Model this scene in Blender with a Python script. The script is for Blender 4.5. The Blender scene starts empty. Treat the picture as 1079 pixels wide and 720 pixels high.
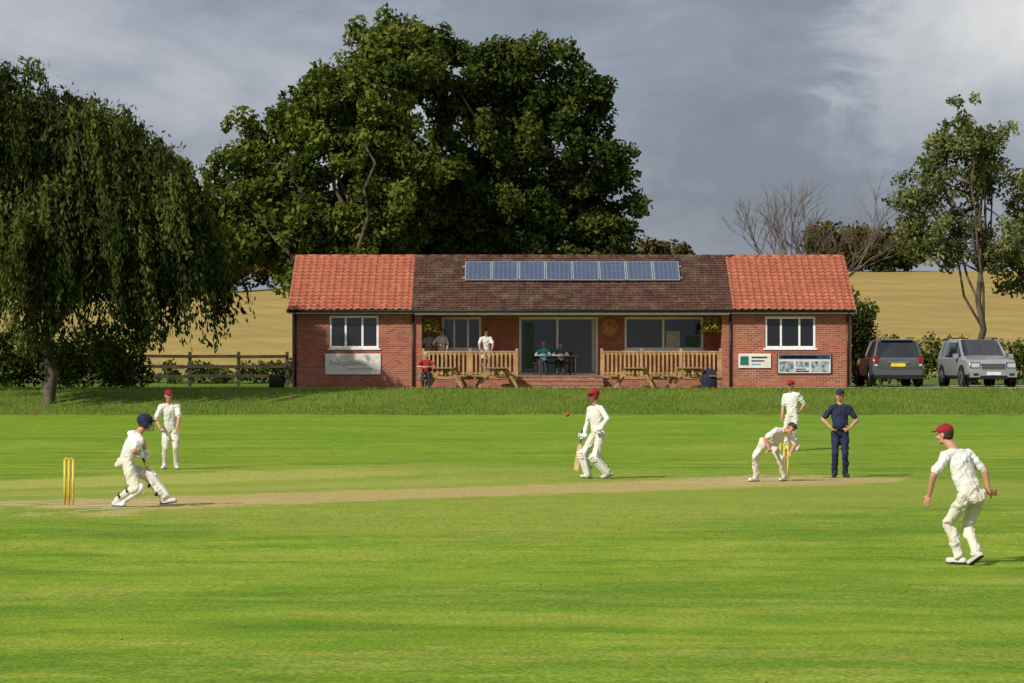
import bpy, bmesh, math, random
import numpy as np
from mathutils import Vector, Matrix
random.seed(7); rng=np.random.default_rng(7)
S=bpy.context.scene
V3=Vector
# ------------------------------------------------------------------ helpers
def new_mesh(name,V,F,mats,midx=None,smooth=False,parent=None):
    me=bpy.data.meshes.new(name)
    me.from_pydata([tuple(v) for v in V],[],F)
    for m in mats: me.materials.append(m)
    if midx is not None: me.polygons.foreach_set('material_index',midx)
    if smooth: me.polygons.foreach_set('use_smooth',[True]*len(me.polygons))
    me.update()
    ob=bpy.data.objects.new(name,me); S.collection.objects.link(ob)
    if parent: ob.parent=parent
    return ob
def empty(name,loc=(0,0,0),rz=0):
    o=bpy.data.objects.new(name,None); S.collection.objects.link(o)
    o.location=loc; o.rotation_euler=(0,0,rz); o.empty_display_size=.3
    return o
def np_mesh(name,verts,nper,mats,tint=None,parent=None,smooth=False):
    n=len(verts); me=bpy.data.meshes.new(name)
    me.vertices.add(n); me.vertices.foreach_set('co',verts.astype(np.float32).ravel())
    me.loops.add(n); me.loops.foreach_set('vertex_index',np.arange(n,dtype=np.int32))
    k=n//nper; me.polygons.add(k)
    me.polygons.foreach_set('loop_start',np.arange(k,dtype=np.int32)*nper)
    me.polygons.foreach_set('loop_total',np.full(k,nper,dtype=np.int32))
    for m in mats: me.materials.append(m)
    if tint is not None:
        a=me.attributes.new('tint','FLOAT','POINT'); a.data.foreach_set('value',np.repeat(tint,nper).astype(np.float32))
    me.update(calc_edges=True); me.validate()
    ob=bpy.data.objects.new(name,me); S.collection.objects.link(ob)
    if parent: ob.parent=parent
    return ob
class MB:
    def __init__(s): s.V=[];s.F=[];s.M=[]
    def add(s,vs,fs,m=0):
        b=len(s.V); s.V+= [tuple(v) for v in vs]; s.F+=[tuple(i+b for i in f) for f in fs]; s.M+=[m]*len(fs)
    def box(s,x0,x1,y0,y1,z0,z1,m=0):
        s.add([(x0,y0,z0),(x1,y0,z0),(x1,y1,z0),(x0,y1,z0),(x0,y0,z1),(x1,y0,z1),(x1,y1,z1),(x0,y1,z1)],
              [(0,3,2,1),(4,5,6,7),(0,1,5,4),(1,2,6,5),(2,3,7,6),(3,0,4,7)],m)
    def beam(s,p0,p1,w,h,m=0,up=(0,0,1)):
        p0=V3(p0);p1=V3(p1);a=(p1-p0).normalized();u=V3(up)
        if abs(a.dot(u))>.95:u=V3((0,1,0))
        r=a.cross(u).normalized();u=r.cross(a)
        vs=[]
        for p in (p0,p1):
            for i,j in((-1,-1),(1,-1),(1,1),(-1,1)): vs.append(p+r*(i*w/2)+u*(j*h/2))
        s.add(vs,[(0,3,2,1),(4,5,6,7),(0,1,5,4),(1,2,6,5),(2,3,7,6),(3,0,4,7)],m)
    def cyl(s,p0,p1,r0,r1=None,n=12,m=0):
        r1=r0 if r1 is None else r1
        p0=V3(p0);p1=V3(p1);a=(p1-p0).normalized();u=V3((0,0,1)) if abs(a.z)<.9 else V3((1,0,0))
        r=a.cross(u).normalized();u=r.cross(a);vs=[]
        for p,q in((p0,r0),(p1,r1)):
            for i in range(n):
                t=2*math.pi*i/n; vs.append(p+r*(q*math.cos(t))+u*(q*math.sin(t)))
        fs=[(i,(i+1)%n,n+(i+1)%n,n+i) for i in range(n)]+[tuple(range(n-1,-1,-1)),tuple(range(n,2*n))]
        s.add(vs,fs,m)
    def obj(s,name,mats,parent=None,smooth=False,bevel=0):
        o=new_mesh(name,s.V,s.F,mats,s.M,smooth,parent)
        if bevel:
            b=o.modifiers.new('b','BEVEL');b.width=bevel;b.segments=2;b.limit_method='ANGLE'
        return o
# ------------------------------------------------------------------ materials
class NT:
    def __init__(s,name):
        s.m=bpy.data.materials.new(name); s.m.use_nodes=True; s.t=s.m.node_tree; s.t.nodes.clear()
        s.out=s.n('ShaderNodeOutputMaterial')
    def n(s,typ,**k):
        x=s.t.nodes.new(typ)
        for a,b in k.items(): setattr(x,a,b)
        return x
    def l(s,a,b): s.t.links.new(a,b)
    def put(s,sock,v):
        if hasattr(v,'is_output'): s.l(v,sock)
        else: sock.default_value=v
    def math(s,op,a,b=0.0,clamp=False):
        x=s.n('ShaderNodeMath',operation=op,use_clamp=clamp); s.put(x.inputs[0],a); s.put(x.inputs[1],b); return x.outputs[0]
    def ramp(s,v,a,b,lo=0.,hi=1.):
        x=s.n('ShaderNodeMapRange',interpolation_type='SMOOTHSTEP'); s.put(x.inputs[0],v)
        x.inputs[1].default_value=a;x.inputs[2].default_value=b;x.inputs[3].default_value=lo;x.inputs[4].default_value=hi
        return x.outputs[0]
    def mix(s,f,a,b,mode='MIX'):
        x=s.n('ShaderNodeMix',data_type='RGBA',blend_type=mode); s.put(x.inputs[0],f)
        s.put(x.inputs[6],a if hasattr(a,'is_output') else (*a,1)); s.put(x.inputs[7],b if hasattr(b,'is_output') else (*b,1))
        return x.outputs[2]
    def noise(s,vec,scale,detail=4,rough=.6,sc=None):
        if sc:
            mp=s.n('ShaderNodeMapping'); s.l(vec,mp.inputs[0]); mp.inputs[3].default_value=sc; vec=mp.outputs[0]
        x=s.n('ShaderNodeTexNoise'); x.inputs['Scale'].default_value=scale;x.inputs['Detail'].default_value=detail;x.inputs['Roughness'].default_value=rough
        s.l(vec,x.inputs['Vector']); return x.outputs[0]
    def pos(s): return s.n('ShaderNodeNewGeometry').outputs['Position']
    def objc(s): return s.n('ShaderNodeTexCoord').outputs['Object']
    def bump(s,h,st,dist):
        x=s.n('ShaderNodeBump'); s.l(h,x.inputs['Height']); x.inputs['Strength'].default_value=st;x.inputs['Distance'].default_value=dist; return x.outputs[0]
    def bsdf(s,col,rough=.8,normal=None,metal=0,spec=.5,coat=0,out=True):
        b=s.n('ShaderNodeBsdfPrincipled'); s.put(b.inputs['Base Color'],col if hasattr(col,'is_output') else (*col,1))
        s.put(b.inputs['Roughness'],rough); b.inputs['Metallic'].default_value=metal;b.inputs['Specular IOR Level'].default_value=spec
        b.inputs['Coat Weight'].default_value=coat
        if normal is not None: s.l(normal,b.inputs['Normal'])
        if out: s.l(b.outputs[0],s.out.inputs[0])
        return b.outputs[0]
def pm(name,c1,c2=None,scale=6,rough=.8,bump=0,bs=40,metal=0,spec=.3,coat=0):
    t=NT(name);o=t.objc()
    c2=c2 or tuple(x*.8 for x in c1)
    col=t.mix(t.ramp(t.noise(o,scale,2),.35,.65),c1,c2)
    nb=t.bump(t.noise(o,bs,2),bump,.01) if bump else None
    t.bsdf(col,rough,nb,metal,spec,coat); return t.m
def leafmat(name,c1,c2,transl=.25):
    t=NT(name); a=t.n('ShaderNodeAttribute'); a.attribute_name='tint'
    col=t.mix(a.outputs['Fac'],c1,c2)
    b=t.n('ShaderNodeBsdfDiffuse'); t.l(col,b.inputs[0])
    if transl<=0:
        t.l(b.outputs[0],t.out.inputs[0]); return t.m
    tr=t.n('ShaderNodeBsdfTranslucent'); t.l(t.mix(1.0,col,(1.0,1.1,.5),'MULTIPLY'),tr.inputs[0])
    ms=t.n('ShaderNodeMixShader'); ms.inputs[0].default_value=transl; t.l(b.outputs[0],ms.inputs[1]);t.l(tr.outputs[0],ms.inputs[2]); t.l(ms.outputs[0],t.out.inputs[0])
    return t.m
WHITE=pm('white_paint',(.78,.78,.76),(.7,.7,.68),rough=.4)
BLACK=pm('black_plastic',(.015,.015,.017),rough=.4)
TIMBER=pm('treated_timber',(.44,.27,.12),(.30,.18,.075),scale=3,rough=.75,bump=.3)
TIMBERD=pm('weathered_timber',(.06,.048,.035),(.03,.025,.02),scale=4,bump=.3)
TIMBERT=pm('table_timber',(.38,.23,.10),(.24,.15,.07),scale=4,bump=.3)
BARK=pm('bark',(.12,.095,.065),(.05,.04,.028),scale=3,rough=.95,bump=.8,bs=12)
CONC=pm('concrete',(.36,.34,.30),(.25,.24,.21),scale=2,bump=.2)
def glassm():
    t=NT('window_glass'); t.bsdf((.012,.015,.018),.04,spec=.8); return t.m
GLASS=glassm()
def brickm():
    t=NT('red_brick'); p=t.pos(); sx=t.n('ShaderNodeSeparateXYZ'); t.l(p,sx.inputs[0])
    cx=t.n('ShaderNodeCombineXYZ'); t.l(t.math('ADD',sx.outputs[0],sx.outputs[1]),cx.inputs[0]); t.l(sx.outputs[2],cx.inputs[1])
    b=t.n('ShaderNodeTexBrick'); t.l(cx.outputs[0],b.inputs['Vector'])
    b.inputs['Scale'].default_value=1;b.inputs['Brick Width'].default_value=.225;b.inputs['Row Height'].default_value=.075;b.inputs['Mortar Size'].default_value=.008;b.inputs['Mortar Smooth'].default_value=.2
    b.inputs['Color1'].default_value=(.40,.100,.050,1);b.inputs['Color2'].default_value=(.17,.045,.03,1);b.inputs['Mortar'].default_value=(.38,.28,.20,1)
    col=t.mix(t.ramp(t.noise(p,1.3,4),.3,.7,0,.5),b.outputs[0],(.24,.068,.042))
    t.bsdf(col,.9,t.bump(b.outputs['Fac'],-.4,.01)); return t.m
BRICK=brickm()
def tilem(name,c1,c2,c3,moss,w=.3,h=.33):
    t=NT(name); p=t.pos(); sx=t.n('ShaderNodeSeparateXYZ'); t.l(p,sx.inputs[0])
    cx=t.n('ShaderNodeCombineXYZ'); t.l(sx.outputs[0],cx.inputs[0]); t.l(t.math('MULTIPLY',sx.outputs[2],2.17),cx.inputs[1])
    b=t.n('ShaderNodeTexBrick'); t.l(cx.outputs[0],b.inputs['Vector']); b.offset=0.5
    b.inputs['Scale'].default_value=1;b.inputs['Brick Width'].default_value=w;b.inputs['Row Height'].default_value=h;b.inputs['Mortar Size'].default_value=.012
    b.inputs['Color1'].default_value=(*c1,1);b.inputs['Color2'].default_value=(*c2,1);b.inputs['Mortar'].default_value=(*c3,1)
    f=t.ramp(t.noise(p,1.7,6,.75),.42,.72,0,moss)
    col=t.mix(f,b.outputs[0],(.17,.14,.075) if moss>.5 else c3)
    f2=t.ramp(t.noise(p,9,4,.7),.4,.7,0,.5)
    col=t.mix(f2,col,c3)
    t.bsdf(col,.85,t.bump(t.noise(p,25,2),.4,.02),spec=.2); return t.m
TRED=tilem('red_roof_tile',(.45,.145,.080),(.34,.105,.060),(.21,.07,.046),.3)
TBRN=tilem('brown_roof_tile',(.125,.048,.036),(.055,.027,.024),(.028,.015,.013),.7,.17,.22)
# ------------------------------------------------------------------ terrain
CP=[(-60,-.3),(0,-.25),(23,-.2),(33,-.15),(38,-.11),(44,.02),(48.5,.10),(54,.02),(60,-.08),(63,-.1),(70,-.1),(80,.0),(90,.22),(100,.50),(102,.58),(107,1.22),(109,1.25),(125,1.25),(150,2.6),(200,5.0),(260,8.1),(300,9.9),(325,10.3),(360,9.6),(500,4),(8000,2)]
_y=np.arange(-60,8000,.5); _z=np.interp(_y,[c[0] for c in CP],[c[1] for c in CP])
_k=np.hanning(9);_k/=_k.sum(); _z=np.convolve(np.pad(_z,4,mode='edge'),_k,'valid')
def gz(x,y):
    x=np.asarray(x,float); y=np.asarray(y,float)
    z=np.interp(y,_y,_z)
    r=np.clip((y-100)/4,0,1)*np.clip((110-y)/2,0,1)
    z=z+r*.03*np.sin(x*1.3)*np.sin(x*.37+1)
    far=np.clip((y-150)/150,0,1)
    z=z+far*(.35*np.sin(x*.035+1.0)+ .060*np.clip(x+4,-40,0)+.01*np.clip(x,0,60))
    return z
def G(x,y): return float(gz(x,y))
def groundmat():
    t=NT('grass_ground'); p=t.pos(); sx=t.n('ShaderNodeSeparateXYZ'); t.l(p,sx.inputs[0]); X,Y=sx.outputs[0],sx.outputs[1]
    ux,uy=.641,.768; cx,cy=-.68,55.9
    dx=t.math('SUBTRACT',X,cx);dy=t.math('SUBTRACT',Y,cy)
    u=t.math('ADD',t.math('MULTIPLY',dx,ux),t.math('MULTIPLY',dy,uy)); v=t.math('SUBTRACT',t.math('MULTIPLY',dy,ux),t.math('MULTIPLY',dx,uy))
    wob=t.ramp(t.noise(p,.9,4,.7),.3,.7,-.5,.5)
    def strip(vc,hw,uc,hu,sv=.5,su=2.0):
        a=t.math('ABSOLUTE',t.math('SUBTRACT',v,vc)); a=t.math('ADD',a,wob)
        b=t.math('ABSOLUTE',t.math('SUBTRACT',u,uc)); b=t.math('ADD',b,t.math('MULTIPLY',wob,2.5))
        return t.math('MULTIPLY',t.ramp(a,hw+sv,hw-sv,0,1),t.ramp(b,hu+su,hu-su,0,1))
    n1=t.noise(p,.35,3,.6); n2=t.noise(p,3.0,3,.7); n3=t.noise(p,24,1,.7); n4=t.noise(p,.09,2,.6,(.35,1.6,1)); n5=t.noise(p,.8,4,.7,(.35,1.0,1)); n6=t.noise(p,.22,3,.65,(.3,1.3,1))
    col=t.mix(t.ramp(n1,.35,.65),(.185,.288,.014),(.262,.350,.024))
    col=t.mix(t.ramp(n4,.42,.6,0,.6),col,(.130,.240,.014))
    band=t.math('SINE',t.math('MULTIPLY',t.math('ADD',Y,t.math('MULTIPLY',n6,14)),2*math.pi/7.3))
    col=t.mix(t.ramp(band,-.5,.5,0,.18),col,(.31,.39,.04))
    col=t.mix(t.ramp(n5,.48,.70,0,.75),col,(.36,.365,.065))
    col=t.mix(t.ramp(n6,.56,.66,0,.4),col,(.30,.32,.045))
    col=t.mix(t.ramp(n5,.50,.32,0,.6),col,(.100,.200,.013))
    far=t.ramp(Y,70,92)
    col=t.mix(t.math('MULTIPLY',far,.5),col,(.185,.315,.022))
    sq=t.math('MULTIPLY',strip(1,11,0,11.5,1.2,2),.65)
    col=t.mix(sq,col,(.33,.355,.055))
    st2=t.math('MULTIPLY',strip(9.5,2.1,-1,9,.6,2.5),t.ramp(n2,.3,.6,.4,.85))
    col=t.mix(st2,col,(.48,.43,.12))
    st3=t.math('MULTIPLY',strip(4.6,1.1,-2,9,.5,2.5),.45); col=t.mix(st3,col,(.45,.41,.11))
    st=t.math('MULTIPLY',strip(-.3,2.1,0.6,11.0,.5,1.0),t.ramp(n2,.25,.6,.7,1))
    col=t.mix(st,col,(.53,.385,.165))
    for uc in(-8.6,8.6):
        e=t.math('MULTIPLY',strip(0,1.0,uc,1.7,.5,.8),.7); col=t.mix(e,col,(.60,.42,.21))
    yb=t.math('ADD',Y,t.math('MULTIPLY',wob,1.2)); bank=t.ramp(yb,99.6,100.8)
    rough=t.mix(t.ramp(n2,.3,.7),(.075,.140,.012),(.145,.205,.026))
    rough=t.mix(t.ramp(n1,.4,.6,0,.5),rough,(.20,.235,.04))
    col=t.mix(bank,col,rough)
    fld=t.ramp(t.math('ADD',Y,t.math('MULTIPLY',wob,2)),129,132)
    w=t.math('SINE',t.math('MULTIPLY',t.math('ADD',t.math('MULTIPLY',X,.9),t.math('MULTIPLY',Y,.25)),1.6))
    stub=t.mix(t.ramp(t.noise(p,.12,4,.7,(.4,1,1)),.35,.65),(.53,.355,.115),(.41,.275,.095))
    stub=t.mix(t.ramp(w,.2,1,0,.3),stub,(.33,.22,.08))
    stub=t.mix(t.ramp(n5,.35,.7,0,.4),stub,(.32,.24,.10))
    col=t.mix(fld,col,stub)
    col=t.mix(t.ramp(n2,.3,.7,0,.55),col,t.mix(1.0,col,(.62,.72,.6),'MULTIPLY'))
    col=t.mix(t.ramp(n3,.3,.7,0,.9),col,t.mix(1.0,col,(.42,.52,.4),'MULTIPLY'))
    t.bsdf(col,.9,t.bump(n2,.5,.05),spec=.1); return t.m
GM=groundmat()
ys=np.concatenate([np.arange(-60,96,1.0),np.arange(96,126,.5),np.arange(126,340,4),np.geomspace(340,7900,24)])
xs=np.concatenate([-np.geomspace(4000,45,14),np.arange(-40,41,.8),np.geomspace(45,4000,14)])
XX,YY=np.meshgrid(xs,ys); ZZ=gz(XX,YY); nx,ny=len(xs),len(ys)
Vg=np.stack([XX.ravel(),YY.ravel(),ZZ.ravel()],1)
Fg=[(j*nx+i,j*nx+i+1,(j+1)*nx+i+1,(j+1)*nx+i) for j in range(ny-1) for i in range(nx-1)]
new_mesh('ground',Vg,Fg,[GM],None,True)
def sheet(name,x0,x1,y0,y1,mat,nx=30,ny=10,dz=.006):
    V=[];F=[]
    for j in range(ny+1):
        for i in range(nx+1):
            x=x0+(x1-x0)*i/nx;y=y0+(y1-y0)*j/ny; V.append((x,y,G(x,y)+dz))
    for j in range(ny):
        for i in range(nx): a=j*(nx+1)+i; F.append((a,a+1,a+nx+2,a+nx+1))
    return new_mesh(name,V,F,[mat],None,True)
GRAV=pm('gravel',(.42,.35,.26),(.24,.20,.15),scale=14,rough=.95,bump=.8,bs=60)
sheet('gravel_drive',12.6,34,109.3,120,GRAV,40,20,.02)
sheet('paved_path',-7.9,12.4,110.0,111.9,CONC,30,4,.02)
LIME=pm('lime_paint',(.7,.7,.62),(.45,.48,.35),scale=30)
U=V3((.641,.768,0));W=V3((-.768,.641,0))
SL=V3((-6.86,48.5,0)); SR=V3((5.5,63.3,0))
mb=MB()
def line(c,d,l,w):
    n=V3((-d.y,d.x,0)); k=8
    for i in range(k):
        a=c+d*(l*(i/k-.5)); b=c+d*(l*((i+1)/k-.5)); q=[a-n*w/2,b-n*w/2,b+n*w/2,a+n*w/2]
        mb.add([(p.x,p.y,G(p.x,p.y)+.008) for p in q],[(0,1,2,3)])
for s,c in((1,SL),(-1,SR)):
    line(c,W,2.64,.05); line(c+U*s*1.22,W,3.4,.05)
    line(c+W*1.32,U,2.2,.05); line(c-W*1.32,U,2.2,.05)
mb.obj('crease_markings',[LIME])
def blades(name,n,x0,x1,y0,y1,h0,h1,w,c1,c2,pw=1.0):
    y=y0+(y1-y0)*rng.random(n)**pw; x=(x0+(x1-x0)*rng.random(n))
    z=gz(x,y); h=h0+(h1-h0)*rng.random(n)**2; a=rng.random(n)*math.pi; t=rng.normal(0,.4,(n,2))*h[:,None]
    V=np.empty((n,3,3)); dx=np.cos(a)*w*.5;dy=np.sin(a)*w*.5
    V[:,0]=np.stack([x-dx,y-dy,z-.003],1);V[:,1]=np.stack([x+dx,y+dy,z-.003],1);V[:,2]=np.stack([x+t[:,0],y+t[:,1],z+h],1)
    np_mesh(name,V.reshape(-1,3),3,[leafmat(name+'_mat',c1,c2,.35)],rng.random(n))
blades('rough_grass',32000,-22,24,100.3,109.3,.03,.17,.03,(.09,.17,.018),(.26,.29,.06))
n=170; x=rng.uniform(-7,7,n); y=rng.uniform(22,50,n); V=np.empty((n,4,3)); z=gz(x,y)+.012
for k,(a,b) in enumerate(((-1,0),(0,-.6),(1,0),(0,.6))):
    V[:,k]=np.stack([x+a*.018,y+b*.018,z+rng.uniform(-.006,.012,n)],1)
np_mesh('fallen_leaves',V.reshape(-1,3),4,[leafmat('dry_leaf',(.12,.07,.03),(.42,.30,.12),.1)],rng.random(n))
# ------------------------------------------------------------------ trees
def rand_frames(n):
    a=rng.normal(size=(n,3)); a/=np.linalg.norm(a,axis=1)[:,None]
    b=rng.normal(size=(n,3)); b-= (a*b).sum(1)[:,None]*a; b/=np.linalg.norm(b,axis=1)[:,None]
    return a,b
def leaves(name,C,size,asp,mat,tint,parent=None,a=None):
    n=len(C); aa,b=rand_frames(n)
    if a is not None:
        aa=a+rng.normal(0,.35,(n,3)); aa/=np.linalg.norm(aa,axis=1)[:,None]; b-=(aa*b).sum(1)[:,None]*aa; b/=np.linalg.norm(b,axis=1)[:,None]
    s=(size*rng.uniform(.6,1.3,n))[:,None]
    V=np.empty((n,4,3)); V[:,0]=C-aa*s;V[:,1]=C-b*s*asp+aa*s*.1;V[:,2]=C+aa*s;V[:,3]=C+b*s*asp+aa*s*.1
    return np_mesh(name,V.reshape(-1,3),4,[mat],tint,parent)
def tube(mb,pts,rs,n=7):
    base=len(mb.V)
    for k,(p,r) in enumerate(zip(pts,rs)):
        a=(pts[min(k+1,len(pts)-1)]-pts[max(k-1,0)]).normalized(); u=V3((0,1,0)) if abs(a.y)<.8 else V3((1,0,0))
        s=a.cross(u).normalized();u=s.cross(a)
        for i in range(n):
            t=2*math.pi*i/n; mb.V.append(tuple(p+s*(r*math.cos(t))+u*(r*math.sin(t))))
    for k in range(len(pts)-1):
        for i in range(n):
            mb.F.append((base+k*n+i,base+k*n+(i+1)%n,base+(k+1)*n+(i+1)%n,base+(k+1)*n+i)); mb.M.append(0)
def limb(mb,p0,p1,r0,r1,sag=.3,k=6):
    p0=V3(p0);p1=V3(p1);L=(p1-p0).length;o=V3((random.uniform(-1,1),random.uniform(-1,1),random.uniform(0,1)))*L*.12*sag*3
    pts=[];rs=[]
    for i in range(k+1):
        t=i/k; pts.append(p0.lerp(p1,t)+o*math.sin(t*math.pi)+V3((random.gauss(0,1),random.gauss(0,1),0))*.02*L*(0<i<k)); rs.append(r0+(r1-r0)*t**.8)
    tube(mb,pts,rs); return pts
def tree(name,base,lobes,nclump,nleaf,lsize,mat,trunk_r,top,cr=(.5,1.0),shell=.5,limbs=22,ydep=1.0):
    bx,by=base; bz=G(bx,by); e=empty(name)
    mb=MB(); topp=V3((top[0],by,top[1]))
    pts=limb(mb,(bx,by,bz-.2),topp,trunk_r,trunk_r*.25,.25,9)
    vol=np.array([l[2]*l[2]*l[3] for l in lobes])**.8; pr=vol/vol.sum()
    li=rng.choice(len(lobes),nclump,p=pr); CC=[];CR=[];CT=[]
    for i in li:
        l=lobes[i]; d=rng.normal(size=3); d/=np.linalg.norm(d); r=(shell+(1-shell)*rng.random()**.7)*rng.uniform(.85,1.24)
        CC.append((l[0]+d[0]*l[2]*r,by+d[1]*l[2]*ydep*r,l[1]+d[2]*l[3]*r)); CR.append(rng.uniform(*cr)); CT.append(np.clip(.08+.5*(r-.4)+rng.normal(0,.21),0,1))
    CC=np.array(CC);CR=np.array(CR);CT=np.array(CT)
    for k in range(limbs):
        c=CC[rng.integers(nclump)]
        f=random.uniform(.3,.95); a=pts[int(f*(len(pts)-1))]
        q=limb(mb,a,c,trunk_r*(.42-.25*f),.025,.4,6)
        for _ in range(3):
            j=random.randint(2,5); dd=CC[np.argsort(((CC-np.array(q[j]))**2).sum(1))[random.randint(0,5)]]
            limb(mb,q[j],dd,.045,.012,.3,4)
    mb.obj('trunk_and_limbs',[BARK],e,True)
    nl=rng.poisson(nleaf*(CR/np.mean(cr))**2); idx=np.repeat(np.arange(nclump),nl); n=len(idx)
    ax=rng.normal(size=(nclump,3))*np.array([1,1,.5])+np.array([0,0,-.4]); ax/=np.linalg.norm(ax,axis=1)[:,None]
    d=rng.normal(size=(n,3)); d/=np.linalg.norm(d,axis=1)[:,None]; r=rng.random(n)**.5
    off=d*(r*CR[idx])[:,None]*.8; off+=ax[idx]*((off*ax[idx]).sum(1))[:,None]*1.0
    P=CC[idx]+off
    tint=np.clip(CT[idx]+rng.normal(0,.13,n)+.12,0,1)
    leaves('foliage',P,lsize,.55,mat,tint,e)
    return e
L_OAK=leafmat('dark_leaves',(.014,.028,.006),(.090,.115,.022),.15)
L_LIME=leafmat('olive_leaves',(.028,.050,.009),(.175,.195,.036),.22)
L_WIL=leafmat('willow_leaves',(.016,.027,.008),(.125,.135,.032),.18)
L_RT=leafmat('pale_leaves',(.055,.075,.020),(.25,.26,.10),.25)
L_AUT=leafmat('autumn_leaves',(.022,.032,.010),(.12,.080,.022),0)
L_HED=leafmat('hedge_leaves',(.018,.036,.008),(.075,.110,.02),0)
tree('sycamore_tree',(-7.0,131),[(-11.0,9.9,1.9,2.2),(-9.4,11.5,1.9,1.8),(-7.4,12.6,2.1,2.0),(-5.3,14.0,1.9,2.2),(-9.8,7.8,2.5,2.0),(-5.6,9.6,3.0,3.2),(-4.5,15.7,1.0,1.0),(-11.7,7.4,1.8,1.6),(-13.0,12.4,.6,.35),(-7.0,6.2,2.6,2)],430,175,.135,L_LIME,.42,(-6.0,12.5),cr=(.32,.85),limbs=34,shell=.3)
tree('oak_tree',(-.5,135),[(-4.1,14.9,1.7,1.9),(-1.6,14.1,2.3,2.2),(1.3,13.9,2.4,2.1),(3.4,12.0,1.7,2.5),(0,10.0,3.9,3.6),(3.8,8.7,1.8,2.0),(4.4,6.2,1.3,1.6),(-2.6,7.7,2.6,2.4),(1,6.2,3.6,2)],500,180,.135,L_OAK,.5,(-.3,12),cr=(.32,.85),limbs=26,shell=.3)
tree('ash_tree',(18.3,124),[(17.9,12.0,1.0,1.1),(16.9,9.6,1.5,1.6),(18.8,9.8,1.3,2.1),(17.3,7.2,2.0,1.2),(15.4,8.5,1.0,.5),(19.4,6.8,1.1,1.3),(16.0,6.8,1.0,.8),(18.1,10.8,1.3,1.2)],150,90,.10,L_RT,.17,(18.2,10.8),cr=(.26,.6),limbs=28,shell=.3)
tree('ash_tree',(21.4,126),[(21.4,8.2,1.4,2.4),(20.8,6.0,1.2,1.3),(22.6,6.5,1.5,2)],90,120,.11,L_RT,.2,(21.4,9),cr=(.3,.7),limbs=12,shell=.3)
def willow():
    e=empty('weeping_willow_tree'); bx,by=-15.45,104; bz=G(bx,by); mb=MB()
    pts=limb(mb,(bx,by,bz-.2),(-15.2,by,8.5),.24,.11,.2,8)
    lobes=[(-16.8,9.9,2.5,2.7),(-14.2,9.3,2.2,2.4),(-12.1,8.2,1.7,1.7),(-15.2,6.8,3.4,2.6),(-11.3,6.2,1.3,1.7),(-19,8,3,3.4),(-13.2,6.0,2.4,1.8)]
    P=[];A=[];T=[]
    for s in range(330):
        l=lobes[rng.choice(7,p=[.18,.16,.12,.2,.09,.13,.12])]
        d=rng.normal(size=3); d/=np.linalg.norm(d); d[2]=abs(d[2])*1.0-.2
        r=rng.uniform(.45,1.08); c0=np.array([l[0]+d[0]*l[2]*r,by+d[1]*l[2]*r*.95,l[1]+d[2]*l[3]*r])
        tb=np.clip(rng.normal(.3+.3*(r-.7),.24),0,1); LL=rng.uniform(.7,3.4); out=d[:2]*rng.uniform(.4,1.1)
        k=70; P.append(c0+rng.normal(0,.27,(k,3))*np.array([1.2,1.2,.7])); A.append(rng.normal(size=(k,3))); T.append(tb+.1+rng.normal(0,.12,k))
        for _ in range(rng.integers(6,13)):
            p=c0+rng.normal(0,.28,3)*np.array([1,1,.6])
            floor=G(p[0],p[1])+rng.uniform(.2,1.4)+max(0,(p[0]+11.8))*1.2
            L=min(LL*rng.uniform(.6,1.3),max(.4,p[2]-floor)); k=max(6,int(L*26))
            t=rng.random(k); sway=rng.normal(0,.15,2)
            q=np.stack([p[0]+out[0]*np.sqrt(t)+sway[0]*t,p[1]+out[1]*np.sqrt(t)+sway[1]*t,p[2]+.25*np.sin(t*3)*(t<.3)-L*t**1.15],1)
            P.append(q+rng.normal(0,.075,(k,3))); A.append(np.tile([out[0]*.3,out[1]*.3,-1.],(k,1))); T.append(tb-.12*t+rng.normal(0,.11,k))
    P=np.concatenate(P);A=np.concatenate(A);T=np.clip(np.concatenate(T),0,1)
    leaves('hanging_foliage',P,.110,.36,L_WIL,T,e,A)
    for k in range(46):
        l=lobes[k%7]; d=V3(tuple(rng.normal(size=3))).normalized(); c=V3((l[0]+d.x*l[2]*.8,by+d.y*l[2]*.8,l[1]+abs(d.z)*l[3]*.8))
        limb(mb,pts[random.randint(2,8)],c,.09,.015,.5,6)
    mb.obj('trunk_and_limbs',[BARK],e,True)
willow()
def bare(name,x,y,h,r):
    mb=MB(); z=G(x,y)
    def rec(p,d,L,r,lv):
        q=p+d*L; mid=p.lerp(q,.5)+V3((random.gauss(0,.04),random.gauss(0,.04),0))*L
        tube(mb,[p,mid,q],[r,r*.85,r*.7],5)
        if lv==0:return
        for i in range(random.choice((2,3,3))):
            nd=(d+V3((random.gauss(0,.42),random.gauss(0,.42),random.gauss(.14,.22)))).normalized()
            rec(p.lerp(q,random.uniform(.55,1)),nd,L*random.uniform(.66,.86),r*.62,lv-1)
    for i in range(3):
        rec(V3((x+i*.25,y,z-.1)),V3((-.25+.3*i,0,1)).normalized(),h*.3,r,6)
    mb.obj(name,[pm('bare_twigs',(.13,.10,.08),(.08,.06,.05))],None,True)
bare('bare_tree',13.8,150,9.6,.10)
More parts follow.
